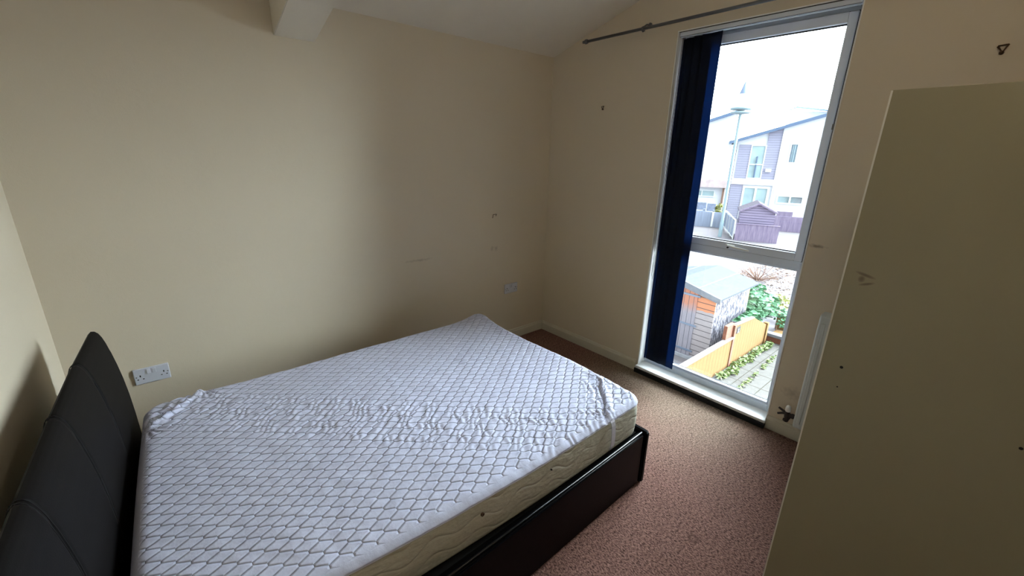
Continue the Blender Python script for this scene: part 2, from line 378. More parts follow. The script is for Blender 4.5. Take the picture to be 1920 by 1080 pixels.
# skirting with a moulded top
def skirting(name, p0, p1, inward):
    prof = [(0, 0), (.017, 0), (.017, .062), (.0155, .068), (.011, .073), (.0095, .080), (.006, .086), (0, .088)]
    p0, p1, inn = Vector(p0), Vector(p1), Vector(inward); bm = B()
    prism(bm, [p0 + inn*a + Vector((0, 0, h)) for a, h in prof], p1-p0); return struct(name, bm, M['skirt'])
skirting('baseboard_back', (0, 0, 0), (RX, 0, 0), (0, -1, 0))
skirting('baseboard_left', (0, RY, 0), (0, 0, 0), (1, 0, 0))
skirting('baseboard_right', (RX, -.017, 0), (RX, WY1+.012, 0), (-1, 0, 0))
skirting('baseboard_window', (RX, WY0+.004, 0), (RX, RY, 0), (-1, 0, 0))

# ------------------------------------------------------------------ window
win = base('window_1', (RX, -1.575, 0), kind='structure')
def rect_frame(bm, x0, x1, y0, y1, z0, z1, w, bev=.003, bw=None, tw=None):
    bw = w if bw is None else bw; tw = w if tw is None else tw
    box(bm, x0, x1, y0, y0+w, z0, z1, bev); box(bm, x0, x1, y1-w, y1, z0, z1, bev)
    box(bm, x0, x1, y0+w, y1-w, z0, z0+bw, bev); box(bm, x0, x1, y0+w, y1-w, z1-tw, z1, bev)
FX = 3.305
b = B()
rect_frame(b, FX, FX+.07, WY0, WY1, .045, WZ1, .038, bw=.052, tw=.052)
box(b, FX, FX+.07, WY0+.038, WY1-.038, 1.02, 1.078, .003)                    # transom
box(b, FX+.012, FX+.035, WY0+.038, WY0+.050, .097, 1.02, .002); box(b, FX+.012, FX+.035, WY1-.050, WY1-.038, .097, 1.02, .002)
box(b, FX+.012, FX+.035, WY0+.050, WY1-.050, .097, .112, .002); box(b, FX+.012, FX+.035, WY0+.050, WY1-.050, 1.008, 1.02, .002)
put('window_frame', b, M['upvc'], win)
b = B(); rect_frame(b, FX-.014, FX+.055, WY0+.033, WY1-.033, 1.072, WZ1-.046, .040, bev=.004, bw=.046, tw=.05); sash = put('sash', b, M['upvc'], win)
b = B(); rect_frame(b, FX+.010, FX+.018, WY0+.073, WY1-.073, 1.118, WZ1-.096, .006, bev=0)
rect_frame(b, FX+.0355, FX+.038, WY0+.05, WY1-.05, .112, 1.008, .005, bev=0)
box(b, FX-.004, FX+.002, WY0+.04, WY1-.04, 1.0735, 1.0765)
rect_frame(b, FX-.0025, FX, WY0+.0305, WY1-.0305, 1.0695, WZ1-.0435, .0025, bev=0)  # dark line for the gasket and the painted shadow around the sash
box(b, 3.216, FX, WY0+.008, WY1-.008, 2.3978, 2.3985); box(b, 3.2205, 3.2225, WY0+.012, WY1-.012, 2.3705, 2.3725)  # black strips painted as shadow lines above and below the headrail
put('seal_and_shadow_lines', b, M['rubber'], win, label='black rubber seal and painted shadow lines')
b = B(); box(b, FX+.026, FX+.032, WY0+.07, WY1-.07, 1.115, WZ1-.093); put('glass_pane', b, M['glass'], win)
b = B(); box(b, FX+.042, FX+.048, WY0+.045, WY1-.045, .105, 1.012); put('glass_pane', b, M['glass'], win)
b = B(); box(b, 3.180, FX+.004, WY0-.0, WY1+.0, .034, .054, .003); put('window_sill', b, M['white'], win)
b = B(); box(b, 3.170, FX, WY0, WY1, .001, .0335); put('sill_shadow_strip', b, M['black'], win, label='black strip painted as shadow under the sill board')  # solid black strip standing in for the shade under the sill
b = B(); box(b, RX-.003, FX, WY1-.006, WY1+.0, .054, WZ1, .001); box(b, RX-.003, FX, WY0, WY0+.006, .054, WZ1, .001); box(b, RX-.003, FX, WY0, WY1, WZ1-.006, WZ1)
put('reveal_lining', b, M['white'], win)
b = B(); box(b, FX-.030, FX-.014, -1.640, -1.585, 1.092, 1.108, .004); tube(b, [(FX-.034, -1.600, 1.100), (FX-.040, -1.63, 1.097), (FX-.042, -1.70, 1.093), (FX-.036, -1.735, 1.088)], [.006, .006, .005, .004])
put('window_handle', b, M['cap'], win, smooth=True)
b = B(); lathe(b, [(.006, 0), (.006, .008)], (FX-.032, -1.602, 1.087), 12, 'X'); put('keyhole', b, M['hole'], win)
b = B(); box(b, 3.29, 3.302, -2.033, -2.018, 1.80, 1.83, .003); put('latch_plate', b, M['steel'], win)

# vertical blind, drawn to the left
vb = base('vertical_blind', (3.24, -1.25, .12), label='navy vertical blind bunched at the left of the tall window', cat='blind')
b = B(); box(b, 3.222, 3.262, WY0+.012, WY1-.012, 2.372, 2.397, .003)
box(b, 3.235, 3.249, WY0+.012, WY1-.012, 2.368, 2.372); put('headrail', b, M['upvc'], vb)
def slat(yc, xc, ang, zb, wd=.127, bow=.008):
    bm = B(); n = 8; t = .0012
    ca, sa = math.cos(ang), math.sin(ang); rows = []
    for z in [zb + (2.362-zb)*k/24 for k in range(25)]:
        ring = []
        for side in (-1, 1):
            for k in (range(n+1) if side < 0 else range(n, -1, -1)):
                q = (k/n-.5)*wd; d = bow*(1-(2*k/n-1)**2) + side*t/2
                wob = .002*math.sin(z*3+yc*40)
                ring.append(bm.verts.new((xc + q*sa + (d+wob)*ca, yc + q*ca - (d+wob)*sa, z + (.004*abs(2*k/n-1) if z == zb else 0))))
        rows.append(ring)
    N = len(rows[0])
    for a, c in zip(rows, rows[1:]):
        for k in range(N): bm.faces.new((a[k], a[(k+1) % N], c[(k+1) % N], c[k]))
    bm.faces.new(rows[0][::-1]); bm.faces.new(rows[-1]); return bm
for k, (yc, xc, ang, zb) in enumerate([(-1.182, 3.250, .05, .105), (-1.206, 3.240, .08, .110), (-1.262, 3.230, .0, .116), (-1.322, 3.218, .06, .122)]):
    put('slat', slat(yc, xc, ang, zb), M['blind'], vb, smooth=True)
b = B(); tube(b, [(3.238, -1.118, 2.37), (3.236, -1.112, 1.6), (3.234, -1.108, .80), (3.237, -1.116, .76), (3.24, -1.122, .80), (3.240, -1.120, 1.6), (3.240, -1.122, 2.37)], .0013, 6)
put('pull_cord', b, M['brass'], vb)

# curtain pole
cp = base('curtain_pole', (3.14, -1.5, 2.44), label='thin grey metal curtain pole above the tall window', cat='curtain pole')
b = B(); tube(b, [(3.135, -.42, 2.437), (3.135, -2.75, 2.455)], .0095, 14); put('pole', b, M['rod'], cp, smooth=True)
b = B(); lathe(b, [(.004, -.035), (.013, -.033), (.016, -.024), (.016, -.012), (.010, -.004), (.010, .01)], (3.135, -.385, 2.437), 16, 'Y'); put('finial', b, M['rod'], cp, smooth=True)
for yb in (-.885, -2.45):
    b = B(); tube(b, [(RX, yb, 2.475), (3.17, yb, 2.470), (3.145, yb, 2.455), (3.120, yb, 2.442), (3.118, yb, 2.432), (3.135, yb, 2.424), (3.150, yb, 2.432)], .0055, 8)
    lathe(b, [(.014, 0), (.014, .007)], (RX-.008, yb, 2.475), 14, 'X'); tube(b, [(3.135, yb-.007, 2.441), (3.135, yb+.007, 2.441)], .0135, 14)
    put('bracket', b, M['rod'], cp, smooth=True)

# ------------------------------------------------------------------ sockets
def make_socket(x, z):
    s = base('double_socket', (x, 0, z), label='white double socket just above the bed beside the dark headboard', cat='socket', group='double sockets on the back wall')
    bm = B(); box(bm, x-.073, x+.073, -.011, 0, z-.043, z+.043, .003, 2); put('faceplate', bm, M['socket'], s)
    for q in (-1, 1):
        bm = B(); cx = x+q*.048
        box(bm, cx-.0025, cx+.0025, -.0122, -.0105, z-.001, z+.009)
        for w in (-1, 1): box(bm, cx+w*.011-.0032, cx+w*.011+.0032, -.0122, -.0105, z-.016, z-.0115)
        put('pin_holes', bm, M['hole'], s)
        bm = B(); box(bm, cx+q*.016-.003, cx+q*.016+.003, -.0118, -.0105, z-.003, z+.003); put('fixing_screw', bm, M['steel'], s)
    for q in (-1, 1):
        bm = B(); box(bm, x+q*.011-.008, x+q*.011+.008, -.0165, -.011, z+.010, z+.036, .002, 2, rot=Matrix.Rotation(.12*q, 4, 'X')); put('switch', bm, M['socket'], s)
    return s
s1 = make_socket(.3074, .494)
dup(s1, Matrix.Translation((2.798, 0, .494)), label='white double socket low on the back wall near the window corner')

# fixings left in the walls
def fixing(name, c, axis, label, s=1):
    bm = B(); c = Vector(c)
    if axis == 'X':
        lathe(bm, [(.005*s, -.012*s), (.006*s, 0)], c, 10, 'X'); tube(bm, [c+Vector((-.006, -.010*s, .022*s)), c+Vector((-.012*s, -.002*s, 0)), c+Vector((-.006, .012*s, .018*s))], .0028*s, 6)
        tube(bm, [c+Vector((-.004, -.010*s, .022*s)), c+Vector((-.004, .012*s, .020*s))], .0022*s, 6)
    else:
        tube(bm, [c+Vector((-.020, -.003, -.02)), c+Vector((-.018, -.006, .008)), c+Vector((.018, -.006, .010)), c+Vector((.012, -.003, -.006))], .0026, 6)
    o = put(name, bm, M['brass'], smooth=True); tag(o, label, 'fixing'); return o
fixing('wall_hook', (RX, -.546, 1.973), 'X', 'small brown hook on the wall between the room corner and the window')
fixing('wall_hook', (RX, -2.569, 2.082), 'X', 'larger brown hook on the wall above the wardrobe', 1.35)
fixing('picture_pin', (2.607, 0, 1.152), 'Y', 'tiny bent brown pin on the back wall above the far socket')

# ------------------------------------------------------------------ bed
bed = base('bed_frame', (1.16, -1.09, 0), label='black faux leather double bed frame with padded headboard', cat='bed')
# headboard: soft profile swept along its width, three double-stitched seams
prof = [(-.036, .02), (-.036, .40), (-.036, .70), (-.034, .82), (-.028, .868), (-.020, .890), (-.011, .899), (-.001, .897), (.008, .887), (.016, .868), (.024, .838), (.033, .790), (.041, .73), (.048, .66), (.053, .58), (.056, .48), (.057, .36), (.057, .20), (.057, .02)]
def hb_x(y):
    pts = [(-1.86, .085), (-1.5, .100), (-1.12, .120), (-.73, .146), (-.34, .180)]
    for (a, p), (c, q) in zip(pts, pts[1:]):
        if y <= c or c == -.34: return p + (q-p)*(y-a)/(c-a)
Y0, Y1 = -1.85, -.352
seams = [-.722, -1.105, -1.49]
ys = set()
k = Y0
while k < Y1: ys.add(round(k, 4)); k += .02
for s_ in seams:
    for j in range(-16, 17): ys.add(round(s_+j*.0017, 4))
for j in range(9): ys.add(round(Y0+.004*j, 4)); ys.add(round(Y1-.004*j, 4))
ys = sorted(ys); b = B(); rows = []
# refine profile
pf = []
for (a, c) in zip(prof, prof[1:]):
    for q in range(3): pf.append((a[0]+(c[0]-a[0])*q/3, a[1]+(c[1]-a[1])*q/3))
pf.append(prof[-1])
for y in ys:
    e = min(y-Y0, Y1-y); r = .03; ins = 0 if e > r else r-math.sqrt(max(0, r*r-(r-e)**2))
    ring = []; gx = 0
    for s_ in seams:
        d = abs(y-s_); gx += .0045*math.exp(-(d/.010)**2) + (.0022 if .0045 < d < .0085 else 0)
    for (px_, pz) in pf:
        cx, cz = .010, min(pz, .80)
        v = Vector((px_-cx, pz-cz)); L_ = v.length
        if L_ > 0: v = v*(max(.002, L_-ins*.9-(gx if px_ > -.03 else 0))/L_)
        ring.append(b.verts.new((hb_x(y)+cx+v.x, y, cz+v.y)))
    rows.append(ring)
N = len(rows[0])
for a, c in zip(rows, rows[1:]):
    for k in range(N): b.faces.new((a[k], a[(k+1) % N], c[(k+1) % N], c[k]))
b.faces.new(rows[0][::-1]); b.faces.new(rows[-1])
hb = put('headboard', b, M['hleather'], bed, auto=.9)
for s_ in seams:                       # the thread lines of each double seam
    b = B()
    for off in (-.0065, .0065):
        pts = [(hb_x(s_+off)+px_*1.0-.0022, s_+off, pz) for (px_, pz) in prof[4:18]]
        tube(b, pts, .0011, 5)
    put('seam_stitching', b, M['black'], hb)
# rails and foot board (slightly out of square, as in the room)
RT = .308
def railpts(xa, ya, xb, yb, th, z0, z1): # th = inward vector
    th = Vector((th[0], th[1], 0)); a, c = Vector((xa, ya, z0)), Vector((xb, yb, z0))
    return [a, c, c+th, a+th], Vector((0, 0, z1-z0))
def rail(name, *a, lab=None):
    bm = B(); p, d = railpts(*a); prism(bm, p, d); bmesh.ops.recalc_face_normals(bm, faces=bm.faces)
    bmesh.ops.bevel(bm, geom=list(bm.edges), offset=.009, segments=3, affect='EDGES'); return put(name, bm, M['leather'], bed, auto=.7)
rail('side_rail', .155, -1.868, 2.140, -1.816, (0, .034), .002, RT)
rail('side_rail', .235, -.340, 2.165, -.352, (0, -.034), .002, RT)
rail('foot_board', 2.176, -1.826, 2.205, -.340, (-.034, 0), .002, RT+.006)
b = B(); tube(b, [(.16, -1.852, RT+.0005), (1.2, -1.826, RT+.0005), (2.135, -1.802, RT+.0005)], .0045, 8); put('piping', b, M['piping'], bed, smooth=True)
b = B(); prism(b, [(.22, -1.815, .255), (2.13, -1.775, .255), (2.16, -.39, .255), (.26, -.385, .255)], (0, 0, .043)); put('base_panel', b, M['wood_slat'], bed)
for (x_, y_) in ((.3, -1.7), (1.15, -1.7), (2.05, -1.7), (.3, -.5), (1.15, -.5), (2.05, -.5)):
    b = B(); lathe(b, [(.024, 0), (.026, .255)], (x_, y_, 0), 14); put('leg', b, M['rubber'], bed)

# ------------------------------------------------------------------ mattress
LM, WM, RM = 1.955, 1.43, .045
HF, HN, FN, FF = Vector((.262, -.372)), Vector((.187, -1.722)), Vector((2.153, -1.782)), Vector((2.180, -.385))
def plan(s, t):
    p = HF*(1-s)*(1-t) + HN*(1-s)*t + FN*s*t + FF*s*(1-t)
    ss = min(1, max(0, s))
    p.y -= .036*math.sin(PI*ss)*max(0, t)**3; p.x += .018*math.sin(PI*min(1, max(0, t)))*max(0, s)**4; p.x += -.006*math.sin(PI*min(1, max(0, t)))*(1-ss)**3
    return p
def topz(s, t):
    x, y = s*LM, t*WM
    z = .004*noise.noise(Vector((x*2.2, y*2.2, .3))) + .0022*noise.noise(Vector((x*9, y*9, 4)))
    z += .034*math.exp(-((s-.985)**2*LM**2+(t-.01)**2*WM**2)/.14**2)       # lifted far corner at the foot
    z -= .012*math.exp(-((s-1)**2*LM**2/.3**2+(t-.35)**2*WM**2/.3**2))
    return z
def wrap(x, y, r, cr, dmax, ex=.004):
    """flat sheet point (0..LM,0..WM grown) -> position on rounded box top, returns (x,y,dz)"""
    ix = min(max(x, cr), LM-cr); iy = min(max(y, cr), WM-cr)
    v = Vector((x-ix, y-iy)); d = v.length
    if d < 1e-9: return x, y, 0
    n = v/d; d = min(d, cr-r+dmax)
    if d <= cr-r: return ix+n.x*d, iy+n.y*d, 0
    a = (d-(cr-r))/r
    q = r+ex; return ix+n.x*(cr-r+q*math.sin(a)), iy+n.y*(cr-r+q*math.sin(a)), -q*(1-math.cos(a))
ZB, ZT = .298, .496
mat_ = base('mattress', (1.17, -1.07, ZB), label='cream double mattress with swirl stitched sides on the black bed frame', cat='mattress')
b = B(); cr, r = .085, RM
def outline(d, n=10):
    pts = []
    for (cx, cy, a0) in ((LM-cr, cr, -PI/2), (LM-cr, WM-cr, 0), (cr, WM-cr, PI/2), (cr, cr, PI)):
        for k in range(n+1):
            a = a0+PI/2*k/n; pts.append((cx+math.cos(a)*(cr-d), cy+math.sin(a)*(cr-d)))
    out = []
    for (p, q) in zip(pts, pts[1:]+pts[:1]):
        m_ = max(1, int(math.hypot(q[0]-p[0], q[1]-p[1])/.05))
        for k in range(m_): out.append((p[0]+(q[0]-p[0])*k/m_, p[1]+(q[1]-p[1])*k/m_))
    return out
rings = []
lev = [(.30, ZB)] + [((r-r*math.sin(a))*.5, ZB+(r-r*math.cos(a))*.6) for a in [PI/2*k/6 for k in range(7)]] + [(0-.004*math.sin(PI*k/6), ZB+.6*r+(ZT-ZB-1.6*r)*k/6) for k in range(1, 6)] + [(r-r*math.cos(a), ZT-r+r*math.sin(a)) for a in [PI/2*k/6 for k in range(7)]] + [(.12, ZT), (.30, ZT)]
lens = None
for d, z in lev:
    ring = []
    for (x, y) in outline(min(d, .084)):
        if d > .084:
            k = (d-.084); x = LM/2+(x-LM/2)*(1-k*1.2); y = WM/2+(y-WM/2)*(1-k*1.2)
        s, t = x/LM, y/WM; p = plan(s, t); w = max(0, (z-ZB)/(ZT-ZB))
        ring.append(b.verts.new((p.x, p.y, z+topz(s, t)*w)))
    rings.append(ring)
N = len(rings[0])
for a, c in zip(rings, rings[1:]):
    for k in range(N): b.faces.new((a[k], a[(k+1) % N], c[(k+1) % N], c[k]))
b.faces.new(rings[0][::-1]); b.faces.new(rings[-1])
put('mattress_body', b, M['tick'], mat_, smooth=True)
b = B(); pv = plan(.482, 1.0); lathe(b, [(.0075, -.004), (.0075, .002), (.0055, .003), (.005, .0015)], (pv.x, pv.y-.005, .425), 16, 'Y')
for v in b.verts: v.co.y = 2*(pv.y-.005)-v.co.y
put('air_vent', b, M['brass'], mat_, smooth=True)
b = B(); pv = plan(.655, 1.0); lathe(b, [(.003, -.003), (.003, .004)], (pv.x, pv.y-.006, .437), 8, 'Y'); put('tuft_mark', b, M['hole'], mat_)

# mattress protector: quilted sheet over the mattress, corner straps pulling ridges
mp_ = base('mattress_protector', (1.17, -1.07, ZT), label='white quilted mattress protector with ruffled strapped corners covering the bed', cat='mattress protector')
b = B(); NX, NY = 392, 288; uvl = b.loops.layers.uv.new('UVMap'); lay = b.verts.layers.float.new('hem'); hemv = []
EXT = .002; TH = .004; HB = .028
def ridge(x, y, A, Bp, side):
    A, Bp = Vector(A), Vector(Bp); d = Bp-A; L_ = d.length; d /= L_; n = Vector((-d.y, d.x))*side; v = Vector((x, y))-A
    u_ = v.dot(d)/L_; w = v.dot(n) + .012*math.sin(u_*PI)
    env = max(0, min(1, (u_+.08)*5))*max(0, min(1, (1.08-u_)*5))
    h = env*(.009*math.exp(-(w/.014)**2) - .006*math.exp(-((w-.028)/.014)**2))
    out = env*.0045*math.exp(-(max(0, w)/.10)**2)*(1 if w > 0 else .3)*math.sin(w*190+7*noise.noise(Vector((x*14, y*14, 1))))
    g_ = 0
    for P in (A, Bp):
        q = Vector((x, y))-P; rr = q.length
        g_ += .0035*math.exp(-(rr/.085)**2)*math.sin(math.atan2(q.y, q.x)*17)*min(1, rr/.02)
    return h+out+g_
verts = [[None]*(NY+1) for _ in range(NX+1)]; uvs = {}
for i in range(NX+1):
    for j in range(NY+1):
        x = -EXT + (LM+2*EXT)*i/NX; y = -EXT + (WM+2*EXT)*j/NY
        wx, wy, dz = wrap(x, y, RM, .085, .047)
        s, t = wx/LM, wy/WM; p = plan(s, t)
        hgt = topz(s, t)+dz+.0015
        if dz > -.02:
            hgt += ridge(x, y, (LM-.045, WM-.255), (LM-.28, WM-.01), 1)
            hgt += 1.6*ridge(x, y, (.02, .235), (.235, .01), -1)
        hgt += .0018*noise.noise(Vector((x*26, y*26, 9)))
        # hem border
        de = min(x+EXT, LM+EXT-x, y+EXT, WM+EXT-y)
        ix = min(max(x, .085), LM-.085); iy = min(max(y, .085), WM-.085); dr = .087-Vector((x-ix, y-iy)).length
        de = min(de, dr)
        v = b.verts.new((p.x, p.y, ZT+TH+hgt)); verts[i][j] = v; uvs[v] = (x+.2, y+.2); hemv.append((v, de))
for i in range(NX):
    for j in range(NY):
        vs = (verts[i][j], verts[i+1][j], verts[i+1][j+1], verts[i][j+1])
        fc = b.faces.new(vs)
        for lp in fc.loops: lp[uvl].uv = uvs[lp.vert]
for v, de in hemv:
    v[lay] = max(0, min(1, (de-HB)/.006))
sh = put('quilted_sheet', b, M['quilt'], mp_, smooth=True)
so = sh.modifiers.new('thickness', 'SOLIDIFY'); so.thickness = .003; so.offset = -1
# bound hem following the border
oc = []
for (cx, cy, a0) in ((LM-.085, .085, -PI/2), (LM-.085, WM-.085, 0), (.085, WM-.085, PI/2), (.085, .085, PI)):
    for k in range(11):
        a = a0+PI/2*k/10; oc.append((cx+math.cos(a)*.085, cy+math.sin(a)*.085, math.cos(a), math.sin(a)))
fine_ = []
for p, q in zip(oc, oc[1:]+oc[:1]):
    m_ = max(1, int(math.hypot(q[0]-p[0], q[1]-p[1])/.02))
    for k in range(m_): fine_.append(tuple(p[c_]+(q[c_]-p[c_])*k/m_ for c_ in range(4)))
b = B(); ring = []
aa = .047/RM; RQ = RM+.004
for (x, y, nx, ny) in fine_:
    # same arc position as the sheet's last vertex row
    dpos = RQ*math.sin(aa); X_ = x-nx*RM+nx*dpos; Y_ = y-ny*RM+ny*dpos; s, t = X_/LM, Y_/WM; p = plan(s, t)
    ring.append(Vector((p.x, p.y, ZT+TH+topz(s, t)-RQ*(1-math.cos(aa))+.0005)))
ring.append(ring[0]); tube(b, ring, .0032, 7, cap=False); put('hem', b, M['hem'], mp_, smooth=True)
# elastic strap at the corner nearest the wardrobe
def strap(s0, dx):
    bm = B(); p = plan(s0, 1.0); n = 14; L1, R1 = [], []
    prof_ = [(.010, ZT-.008), (.000, ZT-.022), (-.005, ZT-.040), (-.008, ZT-.08), (-.008, ZT-.12), (-.005, ZT-.155), (.004, ZT-.178), (.022, ZT-.193)]
    a = [bm.verts.new((p.x-dx+.012*i/7, p.y+q[0]-.003, q[1])) for i, q in enumerate(prof_)]
    c = [bm.verts.new((p.x+dx+.012*i/7, p.y+q[0]-.003, q[1])) for i, q in enumerate(prof_)]
    for i in range(7): bm.faces.new((a[i], c[i], c[i+1], a[i+1]))
    return bm
st = put('elastic_strap', strap(.862, .014), M['elastic'], mp_); so = st.modifiers.new('thickness', 'SOLIDIFY'); so.thickness = .0015; so.offset = 1

# ------------------------------------------------------------------ wardrobe
XW, YW, ZW = 1.95, -2.473, 1.824
wd = base('wardrobe', (2.4, -2.85, 0), label='tall beige laminate wardrobe seen from its plain side', cat='wardrobe')
b = B(); box(b, XW, XW+.018, -3.27, YW, 0, ZW, .0008, 1); sp = put('side_panel', b, M['laminate'], wd)
MWL = MW[wd.name]
b = B(); box(b, XW-.0012, XW+.0185, YW-.0028, YW+.0014, .001, ZW-.001, .0004, 1); put('edge_band', b, M['edge'], sp, label='pale edge strip')
b = B(); box(b, 2.85, 2.868, -3.27, YW, 0, ZW, .0008, 1); put('side_panel', b, M['laminate'], wd)
b = B(); box(b, XW+.0185, 2.85, -3.27, YW-.002, ZW-.018, ZW); put('top_panel', b, M['laminate'], wd)
b = B(); box(b, XW+.0185, 2.85, -3.27, -3.262, .06, ZW-.02); put('back_panel', b, M['laminate'], wd)
b = B(); box(b, XW+.0185, 2.85, -3.25, YW-.03, .06, .078); box(b, XW+.0185, 2.85, YW-.05, YW-.032, 0, .06); put('base_shelf', b, M['laminate'], wd)
for q, (a, c) in enumerate(((XW+.021, 2.4075), (2.4105, 2.847))):
    b = B(); box(b, a, c, YW-.021, YW-.003, .07, ZW-.022, .001); d_ = put('door', b, M['laminate'], wd)
    b = B(); xx = 2.38 if q == 0 else 2.44; tube(b, [(xx, YW-.003, .92), (xx, YW+.02, .93), (xx, YW+.02, 1.05), (xx, YW-.003, 1.06)], .005, 8); put('handle', b, M['steel'], d_)
for (y_, z_, r_) in ((-2.529, 1.043, .0045), (-2.532, .977, .0022), (-2.910, .979, .004)):
    b = B(); lathe(b, [(r_, -.0006), (r_, .004)], (XW, y_, z_), 12, 'X'); put('screw_hole', b, M['hole'], sp)

# ------------------------------------------------------------------ radiator
rd = base('radiator', (3.15, -2.62, .137), label='white panel radiator on the window wall behind the wardrobe', cat='radiator')
b = B(); ya, yb, za, zb = -3.05, -2.215, .140, .848
box(b, 3.095, 3.150, ya, yb, za, zb, .010, 3)
k = ya+.03
while k < yb-.03:
    box(b, 3.0925, 3.099, k, k+.020, za+.03, zb-.045, .003, 1); k += .0334
put('panel', b, M['rad'], rd)
b = B(); box(b, 3.098, 3.165, ya+.004, yb-.004, zb-.004, zb+.004, .003, 2)
k = ya+.02
put('top_grille', b, M['rad'], rd)
for y_ in (ya+.12, yb-.12):
    b = B(); box(b, 3.150, RX-.001, y_-.02, y_+.02, .25, .75, .002); put('wall_bracket', b, M['steel'], rd)
vx = 3.135
b = B(); tube(b, [(vx, yb+.002, .185), (vx, yb+.035, .185)], .012, 12); lathe(b, [(.015, yb+.008), (.015, yb+.022)], (vx, 0, .185), 6, 'Y')
lathe(b, [(.013, .165), (.014, .185), (.012, .205)], (vx, yb+.045, 0), 14); tube(b, [(vx, yb+.045, .190), (vx, yb+.072, .200), (vx-.006, yb+.092, .212)], [.008, .007, .006], 10)
tube(b, [(vx, yb+.045, .190), (vx-.008, yb+.070, .185), (vx-.02, yb+.090, .178)], [.008, .007, .006], 10)
tube(b, [(vx, yb+.045, .165), (vx, yb+.045, .138), (vx+.02, yb+.045, .128), (RX-.002, yb+.045, .128)], .0075, 10); lathe(b, [(.016, .140), (.016, .152)], (vx, yb+.045, 0), 6)
put('valve', b, M['valve'], rd, auto=.6, label='dull dark metal radiator valve')
b = B(); lathe(b, [(.012, .204), (.0145, .208), (.015, .222), (.013, .236), (.008, .243), (.001, .245)], (vx, yb+.045, 0), 18); put('valve_cap', b, M['cap'], rd, smooth=True, label='white plastic valve cap')

# added fitting that dresses the unseen fill lamp as a pendant
cl = base('added_pendant', (1.5, -2.95, 2.5), label='added unseen pendant for the warm fill lamp, above the wardrobe end', cat='lamp')
b = B(); lathe(b, [(.05, 3.27), (.05, 3.31)], (1.5, -2.95, 0), 20); tube(b, [(1.5, -2.95, 3.28), (1.5, -2.95, 2.74)], .004, 8); put('added_flex', b, M['cap'], cl)
b = B(); lathe(b, [(.018, 2.68), (.020, 2.74)], (1.5, -2.95, 0), 14); put('added_bulb_holder', b, M['cap'], cl)

# ------------------------------------------------------------------ OUTSIDE (ground is a storey below)
G = -2.7
b = B(); box(b, 3.6, 90, -50, 70, G-.3, G); struct('ground', b, M['tarmac'])
b = B(); box(b, 3.6, 7.0, -6, 6, G, G+.015); struct('bounce_ground', b, M['bounce_ground'])  # unseen pale ground added to bounce daylight up to the ceiling
b = B(); box(b, 7.0, 11.65, -1.3, .44, G, G+.02); o = struct('garden_path', b, M['slab'])
# low and high timber fence panels along the path
fl = base('timber_fence', (8.3, .45, G), label='low orange timber fence panel with pale capping beside the paved path', cat='fence')
b = B(); box(b, 6.6, 9.42, .43, .47, G, -2.0); put('boards', b, M['owood'], fl)
b = B(); box(b, 6.6, 9.46, .40, .50, -2.0, -1.955, .004); put('capping', b, M['pcap'], fl)
fh = base('timber_fence', (10.4, .45, G), label='tall orange timber fence panel with a sloping end beneath the green shrub', cat='fence')
b = B(); prism(b, [(9.50, .43, G), (11.44, .43, G), (11.44, .43, -2.20), (10.45, .43, -1.78), (9.50, .43, -1.72)], (0, .045, 0)); put('boards', b, M['owood'], fh)
b = B(); prism(b, [(9.48, .41, -1.72), (10.45, .41, -1.78), (10.45, .41, -1.755), (9.48, .41, -1.695)], (0, .08, 0)); put('capping', b, M['pcap'], fh)
b = B(); box(b, 11.38, 11.48, .40, .50, G, -2.14, .004); put('end_post', b, M['owood'], fh)
fp = base('fence_post', (9.4, .46, G), label='red-brown timber post standing between the low and tall orange fence panels', cat='post')
b = B(); box(b, 9.40, 9.50, .41, .51, G, -1.70, .004); box(b, 9.10, 9.44, .45, .52, -2.02, -1.66, .004); put('post_body', b, M['redbox'], fp)
nb = base('number_plaque', (9.62, .42, -1.86), label='small black and white house number plaque on the tall orange fence', cat='sign')
b = B(); box(b, 9.52, 9.70, .412, .429, -1.92, -1.78, .002); put('plate', b, M['plaque'], nb)
cu = bpy.data.curves.new('digit', 'FONT'); cu.body = '5'; cu.size = .12; cu.align_x = 'CENTER'; cu.extrude = .002
tmp = bpy.data.objects.new('tmp_digit', cu); dg = bpy.context.evaluated_depsgraph_get(); me_ = bpy.data.meshes.new_from_object(tmp)
b = B(); b.from_mesh(me_); bpy.data.objects.remove(tmp)
b.transform(Matrix.Translation((9.61, .409, -1.905)) @ Matrix.Rotation(PI/2, 4, 'X')); put('digit', b, M['whitep'], nb, label='white digit 5')

def leaf_cluster(bm, c, R, n, size, flat=.35, zmin=None):
    for _ in range(n):
        while True:
            q = Vector((random.uniform(-1, 1), random.uniform(-1, 1), random.uniform(-1, 1)))
            if q.length < 1: break
        q = q*(q.length**-.4 if q.length > .05 else 1)
        p = Vector(c)+Vector((q.x*R[0], q.y*R[1], q.z*R[2]))
        if zmin is not None and p.z < zmin: p.z = zmin+random.random()*.05
        s = size*random.uniform(.6, 1.3)
        rot = Matrix.Rotation(random.uniform(0, 2*PI), 3, 'Z') @ Matrix.Rotation(random.uniform(-1, 1)*1.1, 3, 'X')
        pts = [(-.5, 0, 0), (-.15, .30, .06), (.3, .24, .04), (.6, 0, -.08), (.3, -.24, .04), (-.15, -.30, .06)]
        vs = [bm.verts.new(p+rot @ (Vector(a)*s)) for a in pts]
        mid = bm.verts.new(p+rot @ Vector((.05*s, 0, -.04*s)))
        for a in range(6): bm.faces.new((vs[a], vs[(a+1) % 6], mid))
